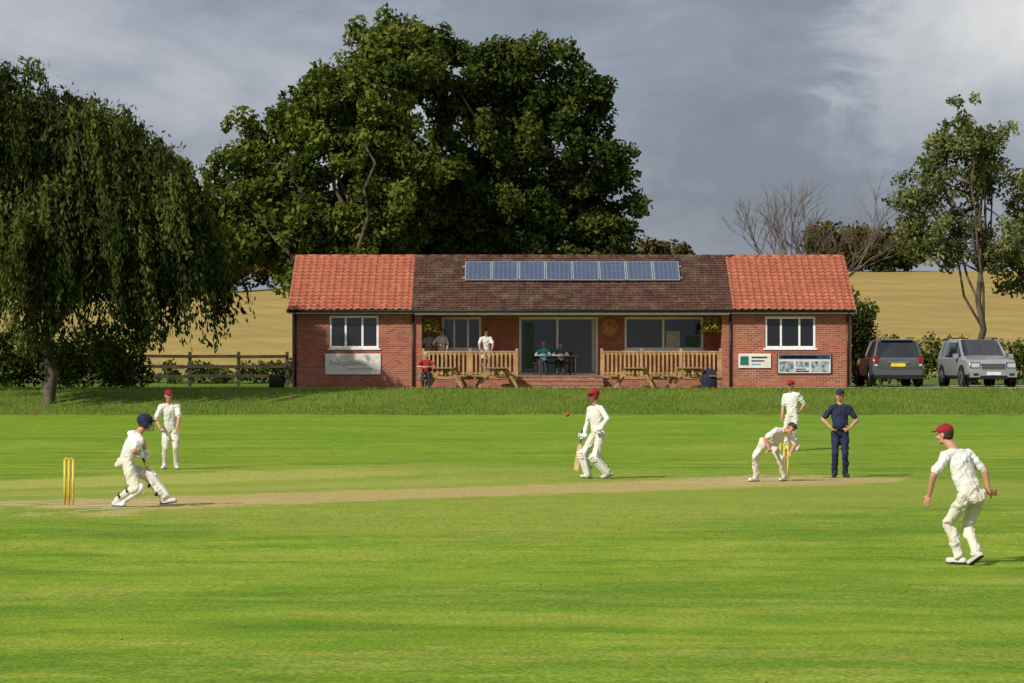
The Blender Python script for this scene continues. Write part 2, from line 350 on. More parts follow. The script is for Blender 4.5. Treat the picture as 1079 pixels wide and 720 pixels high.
def mass(name,boxes,nleaf,size,mat,asp=.55):
    P=[];T=[]
    for (x0,x1,y,dp,ztop,nc,r0,r1) in boxes:
        for i in range(nc):
            cx=rng.uniform(x0,x1); cy=y+rng.uniform(-dp,dp); g=G(cx,cy); hmax=ztop*rng.uniform(.72,1.05)
            cr=rng.uniform(r0,r1); cz=g+cr*.5+(hmax-cr)*rng.random()**.7
            k=nleaf; d=rng.normal(size=(k,3)); d/=np.linalg.norm(d,axis=1)[:,None]
            P.append(np.array([cx,cy,cz])+d*(rng.random(k)**.45*cr)[:,None]); T.append(np.clip(rng.uniform(0,.8)+rng.normal(0,.12,k),0,1))
    return leaves(name,np.concatenate(P),size,asp,mat,np.concatenate(T))
mass('distant_trees',[(-46,-33,290,4,6.5,70,1.2,2.6),(-34,-19,289,4,8.6,190,1,2.2),(-20,-4,292,3,7,120,1,2),(28.5,37,300,4,4.6,50,.8,1.8),(33,39,298,3,3.6,26,.8,1.4),(13,17.2,310,3,3.2,14,.7,1.2),(-5,12,330,4,3,30,1,2),(50,120,330,8,5,60,1,2.5)],120,.30,L_AUT)
mass('hedge',[(13.4,40,122.5,.6,1.95,330,.3,.55)],110,.075,L_HED)
mass('shrub',[(12.9,14.0,121,.5,3.9,30,.35,.6)],140,.08,L_OAK)
mass('hedge',[(-40,-8.5,126,.7,1.1,170,.25,.5)],80,.1,L_HED)
mass('shrub',[(-24,-13.0,111,1.6,2.3,130,.4,.8)],120,.1,L_OAK)
mb=MB()
for i in range(14):
    x=-8.4-i*1.8; y=117-.15*i; z=G(x,y); mb.box(x-.06,x+.06,y-.05,y+.05,z,z+1.3)
    if i<13:
        x2=x-1.8;y2=y-.15
        for h in(.38,.75,1.12): mb.beam((x,y-.07,z+h+random.uniform(-.02,.02)),(x2,y2-.07,z+h+random.uniform(-.02,.02)),.04,.12)
mb.obj('wooden_fence',[TIMBERD])
# ------------------------------------------------------------------ pavilion
PV=empty('cricket_pavilion'); g=1.25; x0,xa,xb,x1=-7.86,-3.48,7.76,12.13; yf=112.0; yr=113.8; yb=119.6; zt=4.04
w=MB()
def wallo(xa_,xb_,y0,y1,z0,z1,ops):
    X=sorted({xa_,xb_,*[o[0] for o in ops],*[o[1] for o in ops]}); Z=sorted({z0,z1,*[o[2] for o in ops],*[o[3] for o in ops]})
    for i in range(len(X)-1):
        for j in range(len(Z)-1):
            cx=(X[i]+X[i+1])/2;cz=(Z[j]+Z[j+1])/2
            if any(o[0]<cx<o[1] and o[2]<cz<o[3] for o in ops): continue
            w.box(X[i],X[i+1],y0,y1,Z[j],Z[j+1])
WL=(-6.53,-4.77,2.67,3.83); WR=(9.05,10.85,2.67,3.80)
wallo(x0,xa,yf,yf+.25,g-.2,zt,[WL]); wallo(xb,x1,yf,yf+.25,g-.2,zt,[WR])
BL=(-2.55,-1.12,2.62,3.80);DO=(.26,3.12,1.69,3.80);BR=(4.09,6.95,2.62,3.80)
wallo(xa+.25,xb-.25,yr,yr+.25,g-.2,zt,[BL,DO,BR])
w.box(x0,x0+.25,yf+.25,yb,g-.2,zt);w.box(x1-.25,x1,yf+.25,yb,g-.2,zt);w.box(xa-.0,xa+.25,yf+.003,yr+.25,g-.2,zt-.003);w.box(xb-.25,xb,yf+.003,yr+.25,g-.2,zt-.003)
w.box(x0+.25,x1-.25,yb-.25,yb,g-.2,zt)
yrid=115.75;zrid=6.05
for xx in(x0,x1-.25):
    w.add([(xx,yf,zt),(xx+.25,yf,zt),(xx+.25,yb,zt),(xx,yb,zt),(xx,yrid,zrid-.06),(xx+.25,yrid,zrid-.06)],[(0,1,2,3),(0,4,5,1),(2,5,4,3),(0,3,4),(1,5,2)])
w.box(xa+.25,.26-.12,yf+.05,yf+.2,g-.2,1.60); w.box(3.12+.12,xb-.25,yf+.05,yf+.2,g-.2,1.60)
w.obj('brick_walls',[BRICK],PV)
d=MB(); d.box(xa+.25,xb-.25,yf+.0,yr,1.60,1.69)
d.obj('deck',[TIMBERT],PV)
s=MB()
for k in range(3):
    s.box(.14,3.24,yf-1.0+.3*k,yf-.002,g-.1+.145*k*(k>0),g+.145*(k+1)-.035,1)
    s.box(.12,3.26,yf-1.02+.3*k,yf-1.0+.3*k+.3,g+.145*(k+1)-.034,g+.145*(k+1),0)
s.obj('steps',[pm('step_nosing',(.30,.18,.13),(.2,.12,.09)),BRICK],PV)
c=MB(); c.box(xa+.25,xb-.25,yf-.05,yr,4.0,4.03)
c.box(x0-.1,xa+.0,yf-.30,yf-.27,3.90,4.02); c.box(xb,x1+.1,yf-.30,yf-.27,3.90,4.02); c.box(xa+.003,xb-.003,yf-.30,yf-.25,3.86,4.02)
c.box(x0-.1,x1+.1,yf-.27,yf-.003,3.93,3.95)
c.obj('fascia_and_soffit',[WHITE],PV)
gt=MB(); gt.cyl((x0-.18,yf-.37,4.0),(x1+.18,yf-.37,4.0),.065,n=10)
for xx in(x0+.12,x1-.12,xa-.05,xb+.05): gt.cyl((xx,yf-.05,g),(xx,yf-.05,3.85),.04,n=8); gt.cyl((xx,yf-.05,3.84),(xx,yf-.36,3.98),.04,n=8)
gt.obj('gutter_and_downpipes',[BLACK],PV,True)
def roofsec(name,xs0,xs1,mat,pitch,amp,course,step,lift):
    ey,ez=yf-.42,3.99; Ls=math.hypot(yrid-ey,zrid-ez); ay=(yrid-ey)/Ls;az=(zrid-ez)/Ls; nyv,nzv=-az,ay
    npp=6; cols=int((xs1-xs0)/pitch)*npp; rows=int(math.ceil(Ls/course)); V=[];F=[]
    for r in range(rows):
        s0=Ls*r/rows; s1=Ls*(r+1)/rows
        for (sv,hh) in((s0,step),(s1,0.002)):
            for i in range(cols+1):
                x=xs0+(xs1-xs0)*i/cols; ph=(i%npp)/npp*2*math.pi
                j=math.sin(r*12.9+ (i//npp)*78.2)*.006+.012*math.sin(x*.9+r*.2)
                h=lift+hh+j+amp*max(-.4,math.sin(ph)); V.append((x,ey+ay*sv+nyv*h,ez+az*sv+nzv*h))
    c=cols+1
    for k in range(rows*2-1):
        for i in range(cols): a=k*c+i; F.append((a,a+1,a+c+1,a+c))
    new_mesh(name,V,F,[mat],None,False,PV)
roofsec('roof_tiles_red',x0-.14,xa-.1,TRED,.24,.028,.30,.03,.04)
roofsec('roof_tiles_brown',xa-.1,xb+.12,TBRN,.17,.008,.22,.030,.03)
roofsec('roof_tiles_red_wing',xb+.12,x1+.14,TRED,.24,.028,.30,.03,.04)
r=MB(); r.add([(x0-.14,yrid,zrid),(x1+.14,yrid,zrid),(x1+.14,yb+.4,zt-.06),(x0-.14,yb+.4,zt-.06)],[(0,1,2,3)])
r.add([(x0-.12,yf-.4,3.985),(x1+.12,yf-.4,3.985),(x1+.12,yrid,zrid-.02),(x0-.12,yrid,zrid-.02)],[(0,1,2,3)])
r.obj('roof_underlay',[TBRN],PV)
r=MB()
for i in range(45):
    a=x0-.14+i*.4506; m=0 if (a<xa-.1 or a>xb+.1) else 1
    r.cyl((a,yrid,zrid-.015),(a+.445,yrid,zrid-.015),.105+.008*(i%2),n=10,m=m)
r.obj('ridge_tiles',[TRED,TBRN],PV,True)
r=MB()
for xx in(x0-.13,x1+.13): r.beam((xx,yf-.42,3.96),(xx,yrid,zrid-.04),.03,.12)
r.obj('bargeboards',[pm('verge_mortar',(.42,.36,.30))],PV)
def solarm():
    t=NT('solar_cells'); p=t.pos(); sx=t.n('ShaderNodeSeparateXYZ'); t.l(p,sx.inputs[0]); cx=t.n('ShaderNodeCombineXYZ'); t.l(sx.outputs[0],cx.inputs[0]); t.l(t.math('MULTIPLY',sx.outputs[2],2.17),cx.inputs[1])
    b=t.n('ShaderNodeTexBrick',offset=0.0); t.l(cx.outputs[0],b.inputs[0]); b.inputs['Scale'].default_value=1;b.inputs['Brick Width'].default_value=.158;b.inputs['Row Height'].default_value=.158;b.inputs['Mortar Size'].default_value=.006
    b.inputs['Color1'].default_value=(.03,.045,.09,1);b.inputs['Color2'].default_value=(.042,.06,.12,1);b.inputs['Mortar'].default_value=(.15,.18,.24,1)
    t.bsdf(b.outputs[0],.15,spec=.6,coat=.3); return t.m
ey,ez=yf-.42,3.99; Ls=math.hypot(yrid-ey,zrid-ez); ay=(yrid-ey)/Ls;az=(zrid-ez)/Ls
def rp(x,t,h): return V3((x,ey+ay*Ls*t-az*h,ez+az*Ls*t+ay*h))
sp=MB()
for i in range(8):
    xa_=-1.71+i*.98; xb_=xa_+.955
    for (a,b,t0,t1,h,m) in((xa_,xb_,.50,.845,.16,1),(xa_+.035,xb_-.035,.508,.837,.166,0)):
        v=[rp(a,t0,h-.04),rp(b,t0,h-.04),rp(b,t1,h-.04),rp(a,t1,h-.04),rp(a,t0,h),rp(b,t0,h),rp(b,t1,h),rp(a,t1,h)]
        sp.add(v,[(0,3,2,1),(4,5,6,7),(0,1,5,4),(1,2,6,5),(2,3,7,6),(3,0,4,7)],m)
for t0 in(.57,.78): sp.beam(rp(-1.8,t0,.09),rp(6.2,t0,.09),.04,.05,1)
sp.obj('solar_panels',[solarm(),pm('alu_frame',(.6,.62,.65),rough=.35,metal=.7)],PV)
def window(name,o,y,mul,trans=None,parts=None,sill=True):
    a,b,z0,z1=o; m=MB(); f=.075
    m.box(a,a+f,y+.03,y+.10,z0,z1);m.box(b-f,b,y+.03,y+.10,z0,z1);m.box(a+f,b-f,y+.03,y+.10,z0,z0+f);m.box(a+f,b-f,y+.03,y+.10,z1-f,z1)
    for q in mul: m.box(q-.035,q+.035,y+.034,y+.096,z0+f,z1-f)
    if trans: m.box(a+f,b-f,y+.038,y+.092,trans-.03,trans+.03)
    if sill: m.box(a-.06,b+.06,y-.05,y+.028,z0-.06,z0-.002)
    m.box(a+.02,b-.02,y+.06,y+.07,z0+.02,z1-.02,1)
    if parts:
        for (p,q,r_,s_,mm) in parts: m.box(p,q,y+.054,y+.058,r_,s_,mm)
    m.obj(name,[WHITE,GLASS,pm('curtain',(.45,.43,.38),rough=.9),pm('door_green',(.04,.09,.06),rough=.5)],PV)
window('window_left',WL,yf,[-5.95,-5.35]); window('window_right',WR,yf,[9.62,10.28])
window('window_veranda_left',BL,yr,[-2.1,-1.6]); window('window_veranda_right',BR,yr,[5.5],parts=[(5.6,6.1,2.7,3.3,2),(6.3,6.8,2.72,3.1,3)])
window('patio_doors',DO,yr,[1.65],sill=False,parts=[(.40,.80,1.95,3.6,3),(2.9,3.02,1.8,3.7,2)])
bl=MB()
for (a,b) in((xa+.25,.22),(3.16,xb-.25)):
    yq=yf+.06
    bl.box(a,b,yq-.05,yq+.05,2.52,2.57);bl.box(a,b,yq-.02,yq+.02,2.44,2.515);bl.box(a,b,yq-.02,yq+.02,1.74,1.81)
    nn=int((b-a)/.155)
    for i in range(nn):
        xx=a+.08+i*(b-a-.1)/nn; bl.box(xx,xx+.07,yq-.045,yq-.022,1.71,2.515)
    k=max(2,round((b-a)/1.5))
    for i in range(k+1):
        xx=a+.05+(b-a-.1)*i/k; bl.box(xx-.05,xx+.05,yq-.046,yq+.046,1.60,2.66)
bl.obj('balustrade',[TIMBER],PV)
pl=MB(); pl.cyl((3.55,yr-.001,3.42),(3.55,yr-.05,3.42),.31,n=28); pl.cyl((3.55,yr-.05,3.42),(3.55,yr-.06,3.42),.25,n=28,m=1)
pl.obj('round_plaque',[pm('plaque_rim',(.50,.22,.08)),pm('plaque_face',(.55,.26,.10),(.3,.12,.05),scale=9)],PV)
def sign(name,a,b,z0,z1,face,extra=None,frame=None):
    m=MB(); m.box(a,b,yf-.05,yf-.003,z0,z1,0); m.box(a+.03,b-.03,yf-.054,yf-.05,z0+.03,z1-.03,1)
    if extra:
        for (p,q,r_,s_,mm) in extra: m.box(p,q,yf-.060,yf-.0545,r_,s_,mm)
    return m.obj(name,[frame or WHITE,face,pm('ink_dark',(.03,.04,.06)),pm('ink_green',(.02,.14,.11)),pm('ink_cyan',(.10,.30,.45)),pm('ink_white',(.7,.72,.72)),pm('print_photo',(.05,.08,.12),(.35,.4,.4),scale=9)])
WB=pm('signboard_white',(.66,.64,.58),(.56,.55,.5),rough=.5)
o=sign('club_sign',-6.67,-4.70,1.74,2.47,WB)
cu=bpy.data.curves.new('script_lettering','CURVE'); cu.dimensions='3D'; cu.bevel_depth=.006
xw=-6.52; sp_=cu.splines.new('POLY'); N=150; sp_.points.add(N-1)
for i in range(N):
    t=i/N; amp=.055*(1+.9*(math.sin(t*37)>.55)); sp_.points[i].co=(xw+1.35*t+.03*math.sin(t*95+1),yf-.06,2.14+amp*math.sin(t*95)+.02*math.sin(t*11),1)
sp2=cu.splines.new('POLY'); sp2.points.add(39)
for i in range(40): sp2.points[i].co=(-5.9+.9*i/39,yf-.06,1.93+.03*math.sin(i*1.4),1)
cu.materials.append(pm('ink_grey',(.16,.16,.17))); co=bpy.data.objects.new('script_lettering',cu); S.collection.objects.link(co); co.parent=o
sign('notice_board',8.10,9.25,1.97,2.47,WB,[(8.16,8.46,2.06,2.38,3),(8.56,9.12,2.31,2.37,2),(8.56,9.02,2.19,2.24,2),(8.56,8.9,2.07,2.11,4)])
sign('notice_board',9.49,11.42,1.75,2.47,pm('board_pale',(.55,.57,.57),(.48,.5,.5)),[(9.54,11.37,2.28,2.43,2),(9.65,10.9,2.325,2.385,5),(9.56,10.06,1.82,2.20,6),(10.14,10.62,1.99,2.20,6),(10.14,10.62,1.82,1.87,2),(10.70,11.32,1.82,2.20,6),(10.14,10.5,1.90,1.94,2)],BLACK)
def basket(x):
    e=empty('hanging_basket'); z=3.42;y=yf+.35; m=MB()
    m.cyl((x,y,z-.1),(x,y,z+.08),.08,.19,n=14); m.obj('basket',[BARK],e)
    m=MB()
    for a in(0,2.1,4.2): m.cyl((x+.18*math.cos(a),y+.18*math.sin(a),z+.08),(x,y,z+.5),.006,n=5)
    m.cyl((x,y,z+.48),(x,y,3.99),.008,n=5)
    m.obj('chains',[BLACK],e)
    n=900; d_=rng.normal(size=(n,3));d_/=np.linalg.norm(d_,axis=1)[:,None]; P=np.array([x,y,z+.1])+d_*(rng.random(n)**.4)[:,None]*np.array([.42,.36,.26]); P[:,2]-=.25*((P[:,0]-x)**2)/.16
    leaves('foliage',P,.05,.5,leafmat('basket_leaves',(.12,.16,.02),(.40,.42,.06),.3),rng.random(n),e)
    n=70; d_=rng.normal(size=(n,3));d_/=np.linalg.norm(d_,axis=1)[:,None]; leaves('flowers',np.array([x,y,z+.1])+d_*np.array([.4,.36,.25]),.035,.9,leafmat('petals',(.6,.08,.12),(.8,.55,.1),.2),rng.random(n),e)
basket(-3.0);basket(7.15)
def picnic(x,y,rz,l=1.6):
    e=empty('picnic_table',(x,y,G(x,y)),rz); m=MB()
    for k in range(5): m.box(-l/2,l/2,-.36+k*.147,-.36+k*.147+.135,.70,.74)
    for s_ in(-1,1):
        for k in range(2): m.box(-l/2,l/2,s_*.72-.14+k*.147,s_*.72-.14+k*.147+.135,.42,.46)
        for xx in(-l/2+.25,l/2-.25): m.beam((xx,s_*.30,.70),(xx,s_*.68,0.02),.05,.10)
    for xx in(-l/2+.31,l/2-.31): m.box(xx-.02,xx+.02,-.85,.85,.33,.415); m.box(xx-.02,xx+.02,-.34,.34,.62,.70)
    m.beam((-l/2+.3,0,.38),(0,0,.68),.05,.06); m.beam((l/2-.3,0,.38),(0,0,.68),.05,.06)
    m.obj('timber_frame',[TIMBERT],e)
    return e
picnic(-2.35,110.6,math.radians(82));picnic(-.55,110.7,math.radians(96));picnic(4.35,110.6,math.radians(84));picnic(6.25,110.65,math.radians(97))
m=MB()
rings=[(0,.24,.15),(.05,.27,.18),(.45,.26,.17),(.62,.2,.12),(.68,.07,.05)]
V=[];n=18
for z,a,b in rings:
    for i in range(n): t=2*math.pi*i/n; V.append((a*math.copysign(abs(math.cos(t))**.6,math.cos(t)),b*math.copysign(abs(math.sin(t))**.6,math.sin(t)),z))
F=[(k*n+i,k*n+(i+1)%n,(k+1)*n+(i+1)%n,(k+1)*n+i) for k in range(len(rings)-1) for i in range(n)]+[tuple(range(n-1,-1,-1)),tuple(range(4*n,5*n))]
m.add(V,F); m.cyl((-.12,-.1,.62),(-.05,-.1,.78),.012);m.cyl((.12,-.1,.62),(.05,-.1,.78),.012);m.cyl((-.05,-.1,.78),(.05,-.1,.78),.012)
o=m.obj('kit_bag',[pm('navy_canvas',(.015,.02,.05),bump=.3)],None,True); o.location=(6.95,110.2,G(7,110.2)+.02)
m=MB(); m.box(1.0,2.35,112.35,112.85,2.36,2.40)
for a in(1.08,2.27):
    for b in(112.42,112.78): m.box(a-.025,a+.025,b-.025,b+.025,1.69,2.36)
m.obj('patio_table',[TIMBERD])
m=MB(); m.box(.75,2.2,113.0,113.35,2.10,2.15)
for a in(.85,2.1):
    for b in(113.05,113.3): m.box(a-.03,a+.03,b-.03,b+.03,1.69,2.10)
m.box(.75,2.2,113.38,113.42,2.3,2.55);m.box(.82,.88,113.36,113.42,2.10,2.55);m.box(2.07,2.13,113.36,113.42,2.10,2.55)
m.obj('bench',[TIMBERD])
m=MB(); xx,yy=-8.5,113.2; zz=G(xx,yy); m.cyl((xx-.27,yy,zz+.24),(xx+.27,yy,zz+.24),.24,n=24); m.cyl((xx-.32,yy,zz+.24),(xx+.32,yy,zz+.24),.03,m=1)
for s_ in(-.30,.30): m.beam((xx+s_,yy,zz+.24),(xx+s_*.3,yy-.5,zz+.62),.03,.03,1)
m.beam((xx-.15,yy-.5,zz+.62),(xx+.15,yy-.5,zz+.62),.03,.03,1)
m.obj('garden_roller',[pm('rusty_iron',(.07,.045,.035),(.035,.025,.02)),BLACK])
# ------------------------------------------------------------------ cars
def car(x,y,rz,paint,rear):
    e=empty('parked_car',(x,y,G(x,y)+.02),rz)
    st=[(-2.20,.48,.80,.86,.98,.80),(-2.14,.34,.90,.92,1.06,.86),(-1.93,.30,.93,.93,1.66,.66),(-1.2,.28,.94,.94,1.73,.69),(.2,.28,.94,.94,1.71,.69),(.98,.28,.94,.93,1.13,.74),(1.75,.30,.93,.91,1.03,.80),(2.08,.34,.88,.86,.93,.74),(2.20,.42,.82,.80,.74,.72)]
    V=[]
    for (X_,zb,wl,wb,zr,wr) in st:
        belt=min(1.06,zr-.04); cab=zr>1.3
        half=[(wl*.93,zb),(wl,zb+.14),(wl+.01,(zb+belt)/2+.05),(wb,belt-.03),(wb-.03,belt)]
        half+= [(wr+.06,zr-.10),(wr,zr-.03),(wr*.75,zr+.01)] if cab else [((wb+wr)/2,zr-.02),(wr,zr-.008),(wr*.7,zr+.008)]
        ring=[(-a,b) for a,b in half]; full=half+ring[::-1]
        V+=[(X_,-a,b) for a,b in full]
    n=16; F=[];M=[]
    for k in range(len(st)-1):
        for i in range(n):
            F.append((k*n+i,k*n+(i+1)%n,(k+1)*n+(i+1)%n,(k+1)*n+i))
            c0=st[k][4]>1.3;c1=st[k+1][4]>1.3; mm=0
            if c0 and c1 and i in(4,10): mm=1
            if (c0!=c1) and i in(4,10): mm=1 if c0 else 0
            if (c0!=c1) and i in(5,6,7,8,9): mm=1 if i in(6,7,8) else 0
            if i==15 or i in(0,14): mm=2
            M.append(mm)
    F.append(tuple(range(n))[::-1]); M.append(0); F.append(tuple(range((len(st)-1)*n,len(st)*n))); M.append(0)
    mats=[paint,GLASS,BLACK]
    b=new_mesh('body',V,F,mats,M,True,e); bv=b.modifiers.new('b','BEVEL'); bv.width=.03;bv.segments=2;bv.limit_method='ANGLE';bv.angle_limit=.5
    p=MB()
    for s_ in(-1,1):
        for xx in(.15,-1.15): p.beam((xx,s_*.925,1.04),(xx,s_*.75,1.64),.07,.03,0 if xx<0 else 1)
        p.beam((.96,s_*.80,1.12),(.2,s_*.70,1.70),.06,.05,0); p.beam((-2.12,s_*.84,1.05),(-1.93,s_*.69,1.66),.08,.06,0)
        p.beam((-1.7,s_*.66,1.78),(.1,s_*.66,1.77),.035,.03,1)
        for xx in(-1.38,1.36):
            p.cyl((xx,s_*.93,.37),(xx,s_*.965,.37),.44,n=26,m=1)
            p.cyl((xx,s_*.72,.36),(xx,s_*.975,.36),.36,n=26,m=2); p.cyl((xx,s_*.975,.36),(xx,s_*.985,.36),.23,n=20,m=3); p.cyl((xx,s_*.985,.36),(xx,s_*.992,.36),.06,n=10,m=1)
            for a in range(5):
                t=a*1.2566; p.beam((xx,s_*.987,.36),(xx+.21*math.cos(t+.6),s_*.987,.36+.21*math.sin(t+.6)),.05,.01,1)
        p.box(.72,.90,s_*1.02-.09,s_*1.02+.09,1.04,1.20,0); p.box(.76,.85,min(s_*.9,s_*.95),max(s_*.9,s_*.95),1.04,1.1,1)
        p.box(-2.235,-2.05,s_*.80-.06,s_*.80+.06,.84,1.14,4); p.box(-2.24,-2.1,s_*.80-.055,s_*.80+.055,.76,.83,5)
        p.box(2.02,2.225,s_*.66-.15,s_*.66+.15,.71,.86,5); p.box(2.17,2.285,s_*.66-.09,s_*.66+.09,.42,.50,1)
        p.box(2.15,2.207,s_*.66-.18,s_*.66+.18,.68,.89,1)
    p.box(2.10,2.225,-.42,.42,.66,.84,1)
    for k in range(3): p.box(2.22,2.235,-.40,.40,.68+.055*k,.70+.055*k,7)
    p.box(2.08,2.27,-.86,.86,.36,.56,0); p.box(2.2,2.28,-.5,.5,.30,.42,1); p.box(2.27,2.285,-.26,.26,.44,.55,6)
    p.box(-2.29,-2.1,-.86,.86,.44,.62,0); p.box(-2.295,-2.12,-.84,.84,.30,.44,1); p.box(-2.225,-2.18,-.26,.26,.74,.86,6); p.box(-2.235,-2.19,-.40,.40,.88,.91,7)
    p.beam((-2.08,0,1.10),(-2.03,.35,1.30),.02,.02,1)
    p.box(-2.02,-1.75,-.60,.60,1.68,1.715,0)
    # seats seen through the glass line and registration light strip
    p.box(-2.12,-2.09,-.5,.5,.64,.70,1)
    plate=pm('plate_yellow',(.75,.55,.03),rough=.4) if rear else pm('plate_white',(.75,.75,.75),rough=.4)
    p.obj('fittings',[paint,BLACK,pm('tyre',(.02,.02,.02),rough=.9),pm('alloy',(.45,.46,.48),rough=.3,metal=.8),pm('lamp_red',(.30,.01,.01),rough=.2),pm('lamp_clear',(.50,.52,.55),rough=.1,spec=.8),plate,pm('chrome',(.7,.7,.72),rough=.15,metal=1)],e,bevel=.012)
    return e
car(13.75,114.3,math.radians(92),pm('grey_car_paint',(.09,.095,.10),(.08,.085,.09),rough=.3,metal=.3,coat=.8),True)
car(16.95,114.2,math.radians(-83),pm('silver_car_paint',(.33,.345,.36),(.30,.315,.33),rough=.32,metal=.4,coat=.8),False)
# ------------------------------------------------------------------ people
class Prims:
    def __init__(s): s.P=[]
    def cap(s,p0,p1,r0,r1,reg,side=None,flat=1.0):
        p0=V3(p0);p1=V3(p1);a=(p1-p0);L=a.length
        a=a/L if L>1e-6 else V3((0,0,1))
        side=V3(side) if side is not None else (V3((1,0,0)) if abs(a.x)<.8 else V3((0,1,0)))
        sd=(side-a*side.dot(a)).normalized(); t=a.cross(sd)
        s.P.append((p0,a,max(L,1e-4),r0,r1,sd,t,flat,reg))
    def ell(s,c,R,rad,reg):
        s.P.append((V3(c),R,rad,None,None,None,None,None,reg))
    def mesh(s,nn=16):
        V=[];F=[]
        for q in s.P:
            b=len(V)
            if q[3] is None:
                c,R,rad=q[0],q[1],q[2]
                lat=9
                V.append(c-R[2]*rad[2])
                for k in range(1,lat):
                    th=-math.pi/2+math.pi*k/lat
                    for i in range(nn):
                        ph=2*math.pi*i/nn; V.append(c+R[0]*(rad[0]*math.cos(th)*math.cos(ph))+R[1]*(rad[1]*math.cos(th)*math.sin(ph))+R[2]*(rad[2]*math.sin(th)))
                V.append(c+R[2]*rad[2]); nr=lat-1
            else:
                p0,a,L,r0,r1,sd,t,fl,_=q; prof=[]
                for k in range(1,5): th=-math.pi/2+math.pi/2*k/4; prof.append((r0*math.sin(th),r0*math.cos(th)))
                for k in range(0,4): th=math.pi/2*k/4; prof.append((L+r1*math.sin(th),r1*math.cos(th)))
                V.append(p0-a*r0)
                for (z,r) in prof:
                    for i in range(nn):
                        ph=2*math.pi*i/nn; V.append(p0+a*z+sd*(r*math.cos(ph))+t*(r*fl*math.sin(ph)))
                V.append(p0+a*(L+r1)); nr=len(prof)
            for i in range(nn): F.append((b,b+1+(i+1)%nn,b+1+i))
            for k in range(nr-1):
                for i in range(nn):
                    o=b+1+k*nn; F.append((o+i,o+(i+1)%nn,o+nn+(i+1)%nn,o+nn+i))
            e=b+1+nr*nn; o=b+1+(nr-1)*nn
            for i in range(nn): F.append((o+i,o+(i+1)%nn,e))
        return V,F
    def region(s,P):
        best=np.full(len(P),1e9); reg=np.zeros(len(P),int)
        for q in s.P:
            if q[3] is None:
                c,R,rad=q[0],q[1],q[2]; Q=P-np.array(c)
                k=np.sqrt(sum(((Q@np.array(R[i]))/rad[i])**2 for i in range(3))); dd=(k-1)*min(rad)
                if min(rad)<.03: dd-=.0012
            else:
                p0,a,L,r0,r1,sd,t,fl,_=q; Q=P-np.array(p0); z=Q@np.array(a); tt=np.clip(z/L,0,1); za=z-tt*L
                dd=np.sqrt((Q@np.array(sd))**2+((Q@np.array(t))/fl)**2+za**2)-(r0+(r1-r0)*tt)
            m=dd<best; best[m]=dd[m]; reg[m]=q[8]
        return reg
def ik(a,c,l1,l2,pole):
    v=c-a;d=v.length
    if d>.998*(l1+l2): c=a+v.normalized()*(.998*(l1+l2)); v=c-a; d=v.length
    x=(l1*l1-l2*l2+d*d)/(2*d);h=math.sqrt(max(0,l1*l1-x*x));dv=v.normalized();p=V3(pole);p=p-dv*p.dot(dv)
    p.normalize(); return a+dv*x+p*h,c
REG=['shirt','trousers','skin','hair','cap','shoe','sole','pad','glove','eye','lip','band']
R_={n:i for i,n in enumerate(REG)}
SKIN=pm('skin',(.48,.25,.165),(.42,.20,.13),scale=12,rough=.55)
CWHITE=pm('white_cotton',(.66,.65,.62),(.58,.57,.54),scale=4,rough=.9,bump=.4,bs=25)
CCREAM=pm('cream_flannel',(.60,.575,.50),(.51,.485,.41),scale=4,rough=.9,bump=.4,bs=25)
PADM=pm('pad_white',(.72,.71,.68),(.62,.61,.57),scale=6,rough=.5)
MAROON=pm('maroon_cap',(.26,.012,.022),(.19,.008,.016),rough=.8)
NAVY=pm('navy_cloth',(.016,.022,.060),(.012,.016,.045),scale=4,rough=.85,bump=.3)
HAIRB=pm('brown_hair',(.05,.03,.018),(.03,.018,.01),rough=.7)
HAIRG=pm('grey_hair',(.35,.33,.30),(.2,.19,.18),rough=.7)
SHOEW=pm('white_shoe',(.66,.66,.66),(.48,.48,.46),rough=.6); SOLE=pm('dark_sole',(.03,.03,.035)); EYE=pm('eye',(.02,.015,.012),rough=.2); LIP=pm('lip',(.35,.11,.09))
BASE=dict(shirt=CWHITE,trousers=CCREAM,skin=SKIN,hair=HAIRB,cap=MAROON,shoe=SHOEW,sole=SOLE,pad=PADM,glove=PADM,eye=EYE,lip=LIP,band=NAVY)
def hand(pr,w,h,pn,curl,reg,thick=1.0,spread=.12):
    h=h.normalized(); pn=(pn-h*pn.dot(h)).normalized(); s=h.cross(pn).normalized()
    rg=R_[reg]
    pr.cap(w,w+h*.075,.030,.038,rg,s,.45)
    for k,(off,L) in enumerate(((-.030,.068),(-.010,.078),(.010,.074),(.030,.058))):
        b=w+h*.088+s*off; d=(h+s*(off/.03)*spread).normalized(); p=b; ang=0
        r=.0088*thick
        for j,fr in enumerate((.45,.32,.23)):
            ang+=curl*(1.0 if j else .7); dd=d*math.cos(ang)+pn*math.sin(ang); q=p+dd*(L*fr); pr.cap(p,q,r,r*.9,rg); p=q
    b=w+h*.025-s*.03; d=(h*.55-s*.75+pn*.25).normalized(); q=b+d*.04; pr.cap(b,q,.012*thick,.010*thick,rg)
    d2=(h*.8-s*.2+pn*(.3+.6*math.sin(curl))).normalized(); pr.cap(q,q+d2*.032,.010*thick,.0085*thick,rg)
